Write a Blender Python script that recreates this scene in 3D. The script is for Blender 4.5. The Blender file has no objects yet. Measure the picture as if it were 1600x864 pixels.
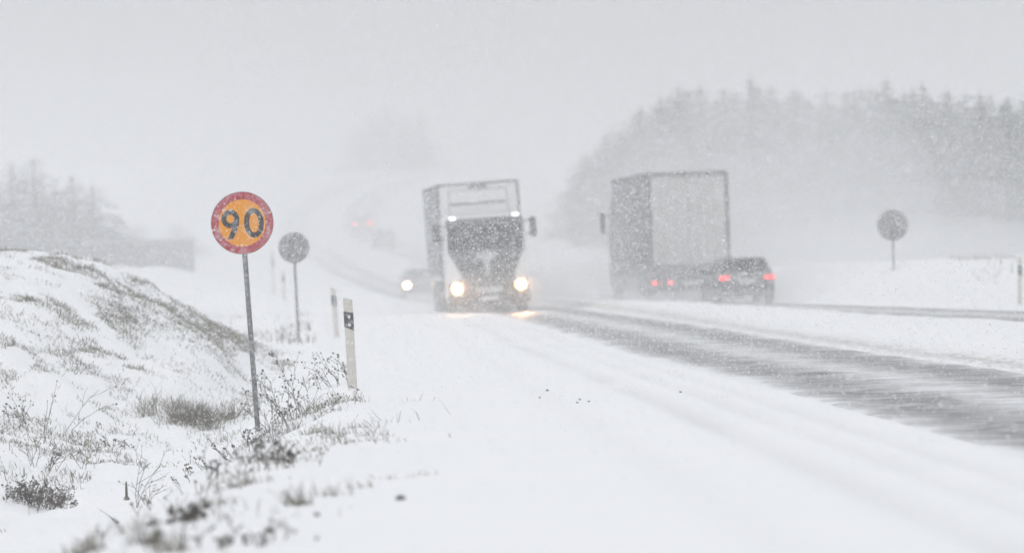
import bpy, bmesh, math
import numpy as np
from mathutils import Vector, Matrix
R = math.radians
scene = bpy.context.scene
col = scene.collection

# ------------------------------------------------------------------ camera
FPX = 8889.0                       # 200 mm lens on a 36 mm sensor, in photo pixels
CAM_H, ROLL, PITCH = 1.30, R(1.8), 12.0 / FPX
_F = Vector((0, math.cos(PITCH), -math.sin(PITCH)))
_U = Vector((0, math.sin(PITCH), math.cos(PITCH)))
_X = Vector((1, 0, 0))
_RC = _X * math.cos(ROLL) - _U * math.sin(ROLL)
_UC = _X * math.sin(ROLL) + _U * math.cos(ROLL)
cd = bpy.data.cameras.new('camera')
cd.lens, cd.sensor_width, cd.clip_start, cd.clip_end = 200, 36, 0.5, 9000
cd.dof.use_dof, cd.dof.focus_distance, cd.dof.aperture_fstop = True, 60.5, 2.8
cam = bpy.data.objects.new('camera', cd); col.objects.link(cam)
m = Matrix.Identity(4)
for i in range(3):
    m[i][0], m[i][1], m[i][2] = _RC[i], _UC[i], -_F[i]
m[2][3] = CAM_H
cam.matrix_world = m
scene.camera = cam

def at(x, y, d):
    """point of the place that lies d metres ahead and shows at photo pixel x, y"""
    v = _F + _RC * ((x - 800) / FPX) + _UC * ((432 - y) / FPX)
    v = v * (d / v.y)
    return Vector((v.x, v.y, v.z + CAM_H))

# ------------------------------------------------------------------ world, sun, exposure
SUN_EL, SUN_AZ = R(60), R(200)
w = bpy.data.worlds.new('World'); scene.world = w; w.use_nodes = True
nt = w.node_tree; N = nt.nodes; L = nt.links
bg = N['Background']
sky = N.new('ShaderNodeTexSky'); sky.sky_type = 'NISHITA'; sky.sun_disc = False
sky.sun_elevation, sky.sun_rotation = SUN_EL, SUN_AZ
sky.dust_density, sky.air_density = 4.0, 1.0
hs = N.new('ShaderNodeHueSaturation'); hs.inputs['Saturation'].default_value = 0.15
L.new(sky.outputs[0], hs.inputs['Color'])
# even cloud deck, a little brighter overhead than at the horizon as overcast skies are
tc = N.new('ShaderNodeTexCoord'); sp = N.new('ShaderNodeSeparateXYZ'); L.new(tc.outputs['Generated'], sp.inputs[0])
mr = N.new('ShaderNodeMapRange'); L.new(sp.outputs['Z'], mr.inputs['Value'])
mr.inputs['From Min'].default_value, mr.inputs['From Max'].default_value = 0.0, 1.0
mr.inputs['To Min'].default_value, mr.inputs['To Max'].default_value = 4.6, 8.6
deck = N.new('ShaderNodeMix'); deck.data_type = 'RGBA'; deck.blend_type = 'MULTIPLY'; deck.inputs['Factor'].default_value = 1
deck.clamp_result = False
deck.inputs['A'].default_value = (0.985, 0.992, 1.015, 1); L.new(mr.outputs['Result'], deck.inputs['B'])
mx = N.new('ShaderNodeMix'); mx.data_type = 'RGBA'; mx.inputs['Factor'].default_value = 0.88
L.new(hs.outputs[0], mx.inputs['A']); L.new(deck.outputs['Result'], mx.inputs['B'])
L.new(mx.outputs['Result'], bg.inputs['Color']); bg.inputs['Strength'].default_value = 0.1
sd = bpy.data.lights.new('sun', 'SUN'); sd.energy, sd.angle, sd.color = 1.0, R(40), (1.0, 0.98, 0.95)
sun = bpy.data.objects.new('sun', sd); col.objects.link(sun)
_d = Vector((math.sin(SUN_AZ) * math.cos(SUN_EL), math.cos(SUN_AZ) * math.cos(SUN_EL), math.sin(SUN_EL)))
sun.rotation_euler = _d.to_track_quat('Z', 'Y').to_euler()
vs = scene.view_settings
scene.display_settings.display_device = 'sRGB'
vs.view_transform, vs.look, vs.exposure, vs.gamma, vs.use_curve_mapping = 'Standard', 'None', 0.0, 1.0, False
cy = scene.cycles
cy.max_bounces, cy.diffuse_bounces, cy.glossy_bounces, cy.volume_bounces, cy.transparent_max_bounces = 5, 3, 2, 3, 8
cy.use_denoising = True
cy.use_adaptive_sampling, cy.adaptive_threshold, cy.adaptive_min_samples = True, 0.02, 24
cy.sample_clamp_indirect = 4.0

# ------------------------------------------------------------------ numeric helpers
rng = np.random.default_rng(7)
def smooth(a, b, x):
    t = np.clip((np.asarray(x, float) - a) / (b - a), 0, 1)
    return t * t * (3 - 2 * t)
def _hash(ix, iy, seed):
    n = (ix.astype(np.int64) * 374761393 + iy.astype(np.int64) * 668265263 + seed * 974711) & 0x7fffffff
    n = ((n ^ (n >> 13)) * 1274126177) & 0x7fffffff
    return ((n ^ (n >> 16)) & 0xffff) / 65535.0
def vnoise(x, y, seed=0):
    x, y = np.broadcast_arrays(np.asarray(x, float), np.asarray(y, float))
    x0, y0 = np.floor(x), np.floor(y)
    fx, fy = x - x0, y - y0
    fx, fy = fx * fx * (3 - 2 * fx), fy * fy * (3 - 2 * fy)
    a, b = _hash(x0, y0, seed), _hash(x0 + 1, y0, seed)
    c, d = _hash(x0, y0 + 1, seed), _hash(x0 + 1, y0 + 1, seed)
    return (a * (1 - fx) + b * fx) * (1 - fy) + (c * (1 - fx) + d * fx) * fy
def fbm(x, y, seed=0, octv=3):
    s, a, t = 0, 1, 0
    for k in range(octv):
        s = s + a * vnoise(x * 2 ** k, y * 2 ** k, seed + k * 17); t += a; a *= .5
    return s / t
def curve(pts):
    px = np.array([p[0] for p in pts], float); py = np.array([p[1] for p in pts], float)
    mth = np.gradient(py, px)
    def f(x):
        x = np.clip(np.asarray(x, float), px[0], px[-1])
        i = np.clip(np.searchsorted(px, x) - 1, 0, len(px) - 2)
        h = px[i + 1] - px[i]; t = (x - px[i]) / h
        return ((1 + 2 * t) * (1 - t) ** 2 * py[i] + t * (1 - t) ** 2 * h * mth[i]
                + t * t * (3 - 2 * t) * py[i + 1] + t * t * (t - 1) * h * mth[i + 1])
    return f

# ------------------------------------------------------------------ lie of the land
laneL = curve([(-80, 7.4), (0, 5.6), (36, 4.8), (62, 4.05), (80, 3.4), (116, 2.5), (161, 1.1), (185, 0.1), (240, -2.4),
               (300, -5.2), (400, -12), (525, -20), (600, -22), (700, -19), (800, -10), (950, 12)])
laneR = curve([(-80, 24), (0, 18.6), (60, 14.4), (110, 11.0), (171, 6.7), (184, 5.8), (240, 2.6), (300, 0.6),
               (400, -5.0), (525, -13.2), (600, -15.5), (700, -12.5), (800, -3.5), (950, 18)])
edge = curve([(-80, -2.2), (20, -2.0), (29, -1.85), (38, -1.55), (52, -1.4), (64, -1.75), (80, -2.2), (100, -3.0), (115, -3.75),
              (165, -5.5), (185, -6.5), (240, -9.0), (300, -12), (400, -19), (525, -27), (600, -29), (700, -26), (800, -17), (950, 4)])
_rise = curve([(-80, 0), (0, 0), (200, 0), (260, 0), (290, .02), (320, .25), (360, .9), (400, 1.8), (440, 2.9), (525, 4.9), (600, 8.0), (700, 12.4), (900, 19), (1500, 22), (4000, 22)])
def rise(d): return np.maximum(_rise(d), 0)
LANE_HW, RLANE_HW = 1.55, 1.9

def ground(X, D, detail=True):
    X, D = np.broadcast_arrays(np.asarray(X, float), np.asarray(D, float))
    e = edge(D); s = X - e
    cross = smooth(86, 101, D) * (1 - smooth(107, 118, D))            # field access filled across the ditch
    ditch = smooth(0.1, -2.4, s) * -0.82
    ditch = np.where(s < -3.0, ditch + np.minimum((-3.0 - s) * .33, 1.25), ditch)
    far_d = smooth(110, 125, D)
    ditch = ditch * (1 - far_d) + far_d * (-0.3 * smooth(0, -1.5, s) * (1 - smooth(-2.2, -4.0, s)) + .1)
    far_f = smooth(150, 220, D)
    ditch = ditch * (1 - far_f)
    zm = np.clip((-3.95 - X) * .60, 0, None)
    zm = np.where(zm > 1.4, 1.4 + .36 * (1 - np.exp(-(zm - 1.4) / .36)), zm)
    ramp = smooth(60, 87, D) * (1 - smooth(91, 106, D)) * smooth(-3.2, -4.6, X)
    z = ditch * (1 - cross) + cross * 0.06 * smooth(0, -1.5, s)
    z = np.where(s < .1, z * (1 - ramp) + ramp * np.maximum(zm, z), 0)
    # the field on the left climbs gently behind the verge
    z = z + (.45 * smooth(150, 230, D) * smooth(-.1, -1.2, s) + 1.15 * smooth(210, 335, D) * smooth(-.5, -7, s)) * (1 - smooth(430, 650, D))
    # right bank beyond the far lane
    r = X - (laneR(D) + RLANE_HW + .5)
    bank = np.clip(r * .5, 0, 1.15) * smooth(95, 125, D) * (1 - smooth(190, 260, D))
    bank = bank + np.clip(r - 5, 0, 40) * .02
    z = z + np.where(r > 0, bank * smooth(0, .8, r), 0)
    # snow strip between the lanes
    l1, r0 = laneL(D) + LANE_HW, laneR(D) - RLANE_HW
    wd = np.maximum(r0 - l1, .5); t = (X - l1) / wd
    mask = smooth(-.02, .18, t) * smooth(1.02, .82, t)
    z = z + (.09 + .10 * smooth(100, 160, D)) * mask
    # lateral fall of the far hill to the left
    hill = rise(D)
    z = z + hill * (1 - .45 * smooth(-18, -45, X - laneL(D) * .3) * smooth(900, 500, D))
    if detail:
        n1 = fbm(X * .55, D * .16, 3) - .5
        n2 = fbm(X * 1.9, D * .8, 11) - .5
        rough = smooth(.35, -.6, s)
        z = z + n1 * (.028 + .24 * rough) + n2 * (.009 + .19 * rough)
        n3 = fbm(X * 6, D * 3.0, 23) - .5
        z = z + n3 * .08 * rough * smooth(120, 100, D)
        z = z + (fbm(X * .25, D * .03, 31) - .5) * .10 * smooth(-.5, 1.5, s) * smooth(laneL(D) - 1.5, laneL(D) - 3, X)
        # faint old ruts in the snowy shoulder
        for off, wdt, dp in ((-2.85, .14, .026), (-2.35, .11, .018), (-1.95, .10, .016), (-3.75, .16, .012)):
            q = X - (laneL(D) + off) - (vnoise(D * .05, 0 * D, 41) - .5) * .3
            z = z - dp * np.exp(-(q / wdt) ** 2) * (D < 170) + dp * .6 * np.exp(-((np.abs(q) - wdt * 2) / wdt) ** 2) * (D < 170)
        for bx, bd, bh in ((-1.83, 64.1, .05), (-2.66, 58.8, .07), (-3.57, 115.1, .05), (11.93, 134.1, .08)):   # snow heaped at the posts
            z = z + bh * np.exp(-((X - bx) / .16) ** 2 - ((D - bd) / .30) ** 2)
        z = z + mask * (fbm(X * 1.4, D * .5, 51) - .5) * .08
        # trough under the bare road
        for c, hw in ((laneL(D), LANE_HW), (laneR(D), RLANE_HW)):
            q = np.abs(X - c)
            z = z - .07 * smooth(hw + .12, hw - .25, q)
    return z
def gz(x, d): return float(ground(x, d))

# ------------------------------------------------------------------ materials
def new_mat(name):
    m = bpy.data.materials.new(name); m.use_nodes = True
    return m, m.node_tree.nodes, m.node_tree.links, m.node_tree.nodes['Principled BSDF']
def mat(name, c, rough=.6, metal=0., var=.15, scale=8., dust=0., emit=None, es=0., bump=0.):
    """plain procedural material: mottled colour, optional film of settled snow (dust)"""
    m, n, l, b = new_mat(name)
    tcn = n.new('ShaderNodeTexCoord'); no = n.new('ShaderNodeTexNoise'); no.inputs['Scale'].default_value = scale
    no.inputs['Detail'].default_value = 5; l.new(tcn.outputs['Object'], no.inputs['Vector'])
    rp = n.new('ShaderNodeMapRange'); rp.inputs['To Min'].default_value, rp.inputs['To Max'].default_value = 1 - var, 1 + var
    l.new(no.outputs['Fac'], rp.inputs['Value'])
    mu = n.new('ShaderNodeMix'); mu.data_type = 'RGBA'; mu.blend_type = 'MULTIPLY'; mu.inputs['Factor'].default_value = 1
    mu.inputs['A'].default_value = (*c, 1); l.new(rp.outputs['Result'], mu.inputs['B'])
    out = mu.outputs['Result']
    if dust:
        n2 = n.new('ShaderNodeTexNoise'); n2.inputs['Scale'].default_value = scale * 1.7; n2.inputs['Detail'].default_value = 8
        n2.inputs['Roughness'].default_value = .7; l.new(tcn.outputs['Object'], n2.inputs['Vector'])
        r2 = n.new('ShaderNodeMapRange'); r2.inputs['From Min'].default_value, r2.inputs['From Max'].default_value = .42, .72
        r2.inputs['To Max'].default_value = dust; l.new(n2.outputs['Fac'], r2.inputs['Value'])
        dx = n.new('ShaderNodeMix'); dx.data_type = 'RGBA'; dx.inputs['B'].default_value = (.8, .82, .85, 1)
        l.new(r2.outputs['Result'], dx.inputs['Factor']); l.new(out, dx.inputs['A']); out = dx.outputs['Result']
    l.new(out, b.inputs['Base Color'])
    b.inputs['Roughness'].default_value, b.inputs['Metallic'].default_value = rough, metal
    b.inputs['Specular IOR Level'].default_value = .35
    if emit:
        b.inputs['Emission Color'].default_value = (*emit, 1); b.inputs['Emission Strength'].default_value = es
    if bump:
        bp = n.new('ShaderNodeBump'); bp.inputs['Strength'].default_value = bump; l.new(no.outputs['Fac'], bp.inputs['Height'])
        l.new(bp.outputs['Normal'], b.inputs['Normal'])
    return m

def snow_material():
    m, n, l, b = new_mat('snow')
    tcn = n.new('ShaderNodeTexCoord')
    no = n.new('ShaderNodeTexNoise'); no.inputs['Scale'].default_value = .35; no.inputs['Detail'].default_value = 6
    l.new(tcn.outputs['Object'], no.inputs['Vector'])
    cr = n.new('ShaderNodeMix'); cr.data_type = 'RGBA'
    cr.inputs['A'].default_value = (.84, .865, .905, 1); cr.inputs['B'].default_value = (.90, .91, .93, 1)
    l.new(no.outputs['Fac'], cr.inputs['Factor'])
    # thrown-up grit: brownish crumbs, strongest beside the bare lanes (attribute grit)
    at_ = n.new('ShaderNodeAttribute'); at_.attribute_name = 'grit'
    mp = n.new('ShaderNodeMapping'); mp.inputs['Scale'].default_value = (15, 7, 15); l.new(tcn.outputs['Object'], mp.inputs['Vector'])
    g = n.new('ShaderNodeTexNoise'); g.inputs['Scale'].default_value = 1; g.inputs['Detail'].default_value = 3
    g.inputs['Roughness'].default_value = .7; l.new(mp.outputs[0], g.inputs['Vector'])
    ad = n.new('ShaderNodeMath'); ad.operation = 'MULTIPLY_ADD'; ad.inputs[1].default_value = .30; l.new(at_.outputs['Fac'], ad.inputs[0]); l.new(g.outputs['Fac'], ad.inputs[2])
    th = n.new('ShaderNodeMapRange'); th.inputs['From Min'].default_value, th.inputs['From Max'].default_value = .74, .92
    th.inputs['To Max'].default_value = .75; l.new(ad.outputs[0], th.inputs['Value'])
    dm = n.new('ShaderNodeMix'); dm.data_type = 'RGBA'; dm.inputs['B'].default_value = (.30, .27, .235, 1)
    l.new(cr.outputs['Result'], dm.inputs['A']); l.new(th.outputs['Result'], dm.inputs['Factor'])
    # packed, slightly greyer wheel ruts (attribute rut)
    ar = n.new('ShaderNodeAttribute'); ar.attribute_name = 'rut'
    rm = n.new('ShaderNodeMix'); rm.data_type = 'RGBA'; rm.inputs['B'].default_value = (.60, .61, .64, 1)
    l.new(dm.outputs['Result'], rm.inputs['A']); l.new(ar.outputs['Fac'], rm.inputs['Factor'])
    l.new(rm.outputs['Result'], b.inputs['Base Color'])
    b.inputs['Roughness'].default_value = .75; b.inputs['Specular IOR Level'].default_value = .15
    n2 = n.new('ShaderNodeTexNoise'); n2.inputs['Scale'].default_value = 3.0; n2.inputs['Detail'].default_value = 8
    mp2 = n.new('ShaderNodeMapping'); mp2.inputs['Scale'].default_value = (1, .45, 1); l.new(tcn.outputs['Object'], mp2.inputs['Vector'])
    l.new(mp2.outputs[0], n2.inputs['Vector'])
    bp = n.new('ShaderNodeBump'); bp.inputs['Strength'].default_value = .5; bp.inputs['Distance'].default_value = .06
    l.new(n2.outputs['Fac'], bp.inputs['Height']); l.new(bp.outputs['Normal'], b.inputs['Normal'])
    return m

def road_material():
    """wet grey asphalt polished in two wheel tracks, blown snow lying in streaks over it"""
    m, n, l, b = new_mat('snowy asphalt')
    uv = n.new('ShaderNodeUVMap'); uv.uv_map = 'lane'
    sx = n.new('ShaderNodeSeparateXYZ'); l.new(uv.outputs[0], sx.inputs[0])
    ab = n.new('ShaderNodeMath'); ab.operation = 'ABSOLUTE'; l.new(sx.outputs['X'], ab.inputs[0])
    fc = n.new('ShaderNodeFloatCurve'); cu = fc.mapping.curves[0]
    pts = [(0, .54), (.12, .59), (.26, .71), (.45, .82), (.72, .80), (.90, .60), (1, .30)]
    cu.points[0].location = pts[0]; cu.points[1].location = pts[-1]
    for p in pts[1:-1]: cu.points.new(*p)
    fc.mapping.update()
    wn = n.new('ShaderNodeTexNoise'); wn.inputs['Scale'].default_value = .22; wn.inputs['Detail'].default_value = 6; wn.inputs['Roughness'].default_value = .65
    wc = n.new('ShaderNodeTexCoord'); l.new(wc.outputs['Object'], wn.inputs['Vector'])
    wm = n.new('ShaderNodeMath'); wm.operation = 'MULTIPLY_ADD'; wm.inputs[1].default_value = .7; l.new(wn.outputs['Fac'], wm.inputs[0]); l.new(ab.outputs[0], wm.inputs[2])
    ws = n.new('ShaderNodeMath'); ws.operation = 'SUBTRACT'; ws.inputs[1].default_value = .35; ws.use_clamp = True; l.new(wm.outputs[0], ws.inputs[0])
    l.new(ws.outputs[0], fc.inputs['Value'])
    tcn = n.new('ShaderNodeTexCoord')
    mp = n.new('ShaderNodeMapping'); mp.inputs['Scale'].default_value = (.85, .62, 1); mp.inputs['Rotation'].default_value = (0, 0, R(8))
    l.new(tcn.outputs['Object'], mp.inputs['Vector'])
    no = n.new('ShaderNodeTexNoise'); no.inputs['Scale'].default_value = 1.0; no.inputs['Detail'].default_value = 9
    no.inputs['Roughness'].default_value = .66; no.inputs['Distortion'].default_value = 2.2
    l.new(mp.outputs[0], no.inputs['Vector'])
    sb = n.new('ShaderNodeMath'); sb.operation = 'SUBTRACT'; l.new(fc.outputs[0], sb.inputs[0]); l.new(no.outputs['Fac'], sb.inputs[1])
    mk = n.new('ShaderNodeMapRange'); mk.inputs['From Min'].default_value, mk.inputs['From Max'].default_value = -.12, .46
    l.new(sb.outputs[0], mk.inputs['Value'])
    n3 = n.new('ShaderNodeTexNoise'); n3.inputs['Scale'].default_value = .5; n3.inputs['Detail'].default_value = 4
    l.new(tcn.outputs['Object'], n3.inputs['Vector'])
    asp = n.new('ShaderNodeMix'); asp.data_type = 'RGBA'
    asp.inputs['A'].default_value = (.12, .12, .125, 1); asp.inputs['B'].default_value = (.23, .23, .235, 1)
    l.new(n3.outputs['Fac'], asp.inputs['Factor'])
    mxn = n.new('ShaderNodeMix'); mxn.data_type = 'RGBA'; mxn.inputs['A'].default_value = (.82, .84, .87, 1)
    l.new(mk.outputs['Result'], mxn.inputs['Factor']); l.new(asp.outputs['Result'], mxn.inputs['B'])
    l.new(mxn.outputs['Result'], b.inputs['Base Color'])
    b.inputs['Roughness'].default_value = .55; b.inputs['Specular IOR Level'].default_value = .3
    bp = n.new('ShaderNodeBump'); bp.inputs['Strength'].default_value = .35; bp.inputs['Distance'].default_value = .03; bp.invert = True
    l.new(mk.outputs['Result'], bp.inputs['Height']); l.new(bp.outputs['Normal'], b.inputs['Normal'])
    return m

M = {}
M['snow'] = snow_material(); M['road'] = road_material()
M['red'] = mat('sign red', (.40, .010, .028), .5, var=.1, scale=14, dust=.32)
M['orange'] = mat('sign orange', (.82, .31, .002), .5, var=.08, scale=14, dust=.03)
M['black'] = mat('sign black', (.012, .014, .016), .5, dust=.10, scale=16)
M['alu'] = mat('sheet aluminium', (.25, .25, .26), .5, .2, .12, 6, dust=.3)
M['galv'] = mat('galvanised steel', (.16, .16, .16), .55, .3, .25, 20, dust=.25)
M['post'] = mat('off white plastic post', (.58, .56, .51), .55, var=.12, scale=6, dust=.15)
M['postblk'] = mat('black post band', (.012, .012, .014), .5, dust=.2, scale=25)
M['refl'] = mat('white reflector', (.62, .63, .64), .3)
M['grass'] = mat('dry grass', (.20, .185, .15), .85, var=.4, scale=3)
M['stalk'] = mat('dry weed stalks', (.10, .085, .066), .85, var=.4, scale=6)
M['seed'] = mat('dark seed heads', (.06, .05, .042), .9, var=.4, scale=9)
M['clod'] = mat('dirty ice clod', (.06, .055, .05), .8, var=.4, scale=20, dust=.3)
M['needle'] = mat('spruce needles', (.035, .05, .045), .9, var=.35, scale=1.2, dust=.35)
M['bark'] = mat('bark', (.07, .055, .045), .9)
M['white_paint'] = mat('white truck paint', (.74, .75, .75), .4, var=.05, scale=2, dust=.25)
M['grey_paint'] = mat('grey truck panel', (.20, .21, .225), .5, var=.1, scale=2, dust=.35)
M['dark_trim'] = mat('dark truck trim', (.018, .018, .02), .5, var=.3, scale=5, dust=.18)
M['grille'] = mat('snow-caked grille', (.07, .07, .075), .6, var=.3, scale=5, dust=.35)
M['mid_trim'] = mat('light front panel', (.45, .46, .47), .5, dust=.3, scale=5)
M['glass'] = mat('dark cab glass', (.012, .014, .018), .12, var=.1, dust=.05, scale=6)
M['tyre'] = mat('tyre rubber', (.015, .015, .015), .8, dust=.35, scale=9)
M['rim'] = mat('steel rim', (.22, .22, .22), .45, .5, dust=.3)
M['chassis'] = mat('chassis', (.05, .05, .05), .7, dust=.55, scale=4)
M['trailer_side'] = mat('grey tarpaulin side', (.22, .225, .235), .6, var=.12, scale=2, dust=.3)
M['trailer_rear'] = mat('pale trailer doors', (.54, .54, .52), .5, var=.08, scale=1.5, dust=.5)
M['frame_dark'] = mat('dark door frame', (.16, .16, .165), .6, dust=.3, scale=4)
M['car_dark'] = mat('dark grey car paint', (.18, .18, .183), .5, var=.2, scale=3, dust=.5)
M['car_mid'] = mat('grey car paint', (.09, .09, .095), .4, var=.2, scale=3, dust=.3)
M['headlamp'] = mat('lit headlamp', (.9, .85, .7), .3, emit=(1, .70, .38), es=170)
M['bowl'] = mat('glowing reflector bowl', (.8, .6, .4), .3, emit=(1, .50, .20), es=1.6)  # orange emission painting the headlamp halo; also serves the far car's dim headlight
M['far_bowl'] = mat('glowing far reflector bowl', (.8, .6, .4), .3, emit=(1, .50, .20), es=4.5)  # stronger orange emission, painted halo of the distant headlamp
M['rooflamp'] = mat('lit roof lamp', (.9, .9, .9), .3, emit=(.95, .97, 1), es=2.6)
M['taillamp'] = mat('lit tail lamp', (.5, .02, .02), .3, emit=(1, .06, .07), es=3.3)
M['taillamp_dim'] = mat('dim red lamp', (.5, .03, .03), .3, emit=(1, .10, .10), es=1.2)
M['fartail'] = mat('lit far tail lamp', (.5, .02, .02), .3, emit=(1, .05, .06), es=24)
M['shed'] = mat('dark shed boards', (.035, .035, .04), .8, var=.2, scale=1, dust=.1)
M['shedroof'] = mat('shed roof', (.12, .12, .125), .8, dust=.6, scale=2)

# ------------------------------------------------------------------ mesh helpers
def mesh_obj(name, V, F, material, parent=None, smooth_=False):
    me = bpy.data.meshes.new(name); me.from_pydata(V, [], F); me.update()
    if smooth_:
        me.polygons.foreach_set('use_smooth', [True] * len(me.polygons))
    if material: me.materials.append(material)
    o = bpy.data.objects.new(name, me); col.objects.link(o); o.parent = parent
    return o
def tris_obj(name, V, T, material, parent=None):
    """fast path: V (n,3) array, T (m,3) array"""
    me = bpy.data.meshes.new(name)
    V = np.asarray(V, np.float32); T = np.asarray(T, np.int32)
    me.vertices.add(len(V)); me.vertices.foreach_set('co', V.ravel())
    me.loops.add(T.size); me.loops.foreach_set('vertex_index', T.ravel())
    me.polygons.add(len(T)); me.polygons.foreach_set('loop_start', np.arange(0, T.size, T.shape[1], dtype=np.int32))
    me.update(calc_edges=True)
    me.materials.append(material)
    o = bpy.data.objects.new(name, me); col.objects.link(o); o.parent = parent
    return o
def tag(o, label=None, cat=None, group=None, kind=None):
    for k, v in (('label', label), ('category', cat), ('group', group), ('kind', kind)):
        if v: o[k] = v
    return o
def empty(name, loc, rot=(0, 0, 0)):
    o = bpy.data.objects.new(name, None); col.objects.link(o); o.location = loc; o.rotation_euler = rot
    o.empty_display_size = .2
    return o
class MB:
    def __init__(s): s.V, s.F = [], []
    def add(s, V, F):
        b = len(s.V); s.V += [tuple(v) for v in V]; s.F += [tuple(i + b for i in f) for f in F]; return s
    def box(s, x0, x1, y0, y1, z0, z1):
        return s.add([(x0, y0, z0), (x1, y0, z0), (x1, y1, z0), (x0, y1, z0), (x0, y0, z1), (x1, y0, z1), (x1, y1, z1), (x0, y1, z1)],
                     [(0, 3, 2, 1), (4, 5, 6, 7), (0, 1, 5, 4), (1, 2, 6, 5), (2, 3, 7, 6), (3, 0, 4, 7)])
    def hexa(s, p):   # eight corners, bottom four then top four
        return s.add(p, [(0, 3, 2, 1), (4, 5, 6, 7), (0, 1, 5, 4), (1, 2, 6, 5), (2, 3, 7, 6), (3, 0, 4, 7)])
    def plate(s, poly, y0, y1):  # polygon in x,z extruded along y
        n = len(poly); V = [(x, y0, z) for x, z in poly] + [(x, y1, z) for x, z in poly]
        return s.add(V, [tuple(range(n)), tuple(range(2 * n - 1, n - 1, -1))] + [(i, i + n, (i + 1) % n + n, (i + 1) % n) for i in range(n)])
    def side(s, poly, x0, x1):   # polygon in y,z extruded along x
        n = len(poly); V = [(x0, y, z) for y, z in poly] + [(x1, y, z) for y, z in poly]
        return s.add(V, [tuple(range(n)), tuple(range(2 * n - 1, n - 1, -1))] + [(i, i + n, (i + 1) % n + n, (i + 1) % n) for i in range(n)])
    def tube(s, pts, r, n=6, cap=True):
        pts = [Vector(p) for p in pts]; rs = r if isinstance(r, (list, tuple)) else [r] * len(pts)
        b = len(s.V); V, F = [], []
        for i, p in enumerate(pts):
            t = (pts[min(i + 1, len(pts) - 1)] - pts[max(i - 1, 0)]).normalized()
            a = t.orthogonal().normalized(); c = t.cross(a)
            for k in range(n):
                q = 2 * math.pi * k / n; V.append(p + (a * math.cos(q) + c * math.sin(q)) * rs[i])
        for i in range(len(pts) - 1):
            for k in range(n):
                F.append((i * n + k, i * n + (k + 1) % n, (i + 1) * n + (k + 1) % n, (i + 1) * n + k))
        if cap:
            F.append(tuple(range(n))[::-1]); F.append(tuple((len(pts) - 1) * n + k for k in range(n)))
        return s.add(V, F)
    def disc(s, c, r, axis, depth, n=24, r2=None):   # short cylinder, axis 'x' or 'y'
        V, F = [], []
        for j, (dd, rr) in enumerate(((0, r), (depth, r2 or r))):
            for k in range(n):
                a = 2 * math.pi * k / n
                if axis == 'y': V.append((c[0] + rr * math.cos(a), c[1] + dd, c[2] + rr * math.sin(a)))
                else: V.append((c[0] + dd, c[1] + rr * math.cos(a), c[2] + rr * math.sin(a)))
        F = [tuple(range(n)), tuple(range(2 * n - 1, n - 1, -1))] + [(k, k + n, (k + 1) % n + n, (k + 1) % n) for k in range(n)]
        return s.add(V, F)
    def ringplate(s, outer, inner, y0, y1):
        n = len(outer)
        V = [(x, y0, z) for x, z in outer] + [(x, y0, z) for x, z in inner] + [(x, y1, z) for x, z in outer] + [(x, y1, z) for x, z in inner]
        F = []
        for i in range(n):
            j = (i + 1) % n
            F += [(i, j, n + j, n + i), (2 * n + i, 3 * n + i, 3 * n + j, 2 * n + j), (i, 2 * n + i, 2 * n + j, j), (n + i, n + j, 3 * n + j, 3 * n + i)]
        return s.add(V, F)
    def strip(s, left, right, y0, y1):   # open stroke between two edge polylines (x,z)
        n = len(left)
        V = [(x, y0, z) for x, z in left] + [(x, y0, z) for x, z in right] + [(x, y1, z) for x, z in left] + [(x, y1, z) for x, z in right]
        F = []
        for i in range(n - 1):
            j = i + 1
            F += [(i, j, n + j, n + i), (2 * n + i, 3 * n + i, 3 * n + j, 2 * n + j), (i, 2 * n + i, 2 * n + j, j), (n + i, n + j, 3 * n + j, 3 * n + i)]
        for i in (0, n - 1): F.append((i, n + i, 3 * n + i, 2 * n + i))
        return s.add(V, F)
    def loft(s, rings):  # closed rings with the same number of points
        n = len(rings[0]); V = [p for r in rings for p in r]; F = []
        for i in range(len(rings) - 1):
            for k in range(n):
                F.append((i * n + k, i * n + (k + 1) % n, (i + 1) * n + (k + 1) % n, (i + 1) * n + k))
        F += [tuple(range(n))[::-1], tuple((len(rings) - 1) * n + k for k in range(n))]
        return s.add(V, F)
    def build(s, name, material, parent=None, smooth_=False, bevel=0, segs=2):
        o = mesh_obj(name, s.V, s.F, material, parent, smooth_)
        bm = bmesh.new(); bm.from_mesh(o.data); bmesh.ops.recalc_face_normals(bm, faces=bm.faces)
        if bevel:
            bmesh.ops.bevel(bm, geom=[e for e in bm.edges if len(e.link_faces) == 2 and e.calc_face_angle(0) > .5], offset=bevel, segments=segs, affect='EDGES', profile=.5)
        bm.to_mesh(o.data); bm.free()
        if smooth_: o.data.polygons.foreach_set('use_smooth', [True] * len(o.data.polygons))
        return o

# ------------------------------------------------------------------ ground
def axis(segs):
    out = []
    for a, b, st in segs: out += list(np.arange(a, b - 1e-6, st))
    return np.array(out + [segs[-1][1]])
gx = axis([(-1800, -400, 200), (-400, -80, 20), (-80, -30, 2.5), (-30, -10, .6), (-10, 6.5, .10), (6.5, 17, .25), (17, 45, 1.2), (45, 90, 4), (90, 400, 25), (400, 1800, 200)])
gy = axis([(-120, 0, 15), (0, 14, 1.5), (14, 112, .22), (112, 200, .6), (200, 320, 2), (320, 720, 5), (720, 1000, 20), (1000, 3000, 200)])
GX, GY = np.meshgrid(gx, gy)
GZ = ground(GX, GY)
nx, ny = len(gx), len(gy)
idx = np.arange(nx * ny).reshape(ny, nx)
quads = np.stack([idx[:-1, :-1], idx[:-1, 1:], idx[1:, 1:], idx[1:, :-1]], -1).reshape(-1, 4)
g = tris_obj('ground', np.stack([GX, GY, GZ], -1).reshape(-1, 3), quads, M['snow'])
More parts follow.
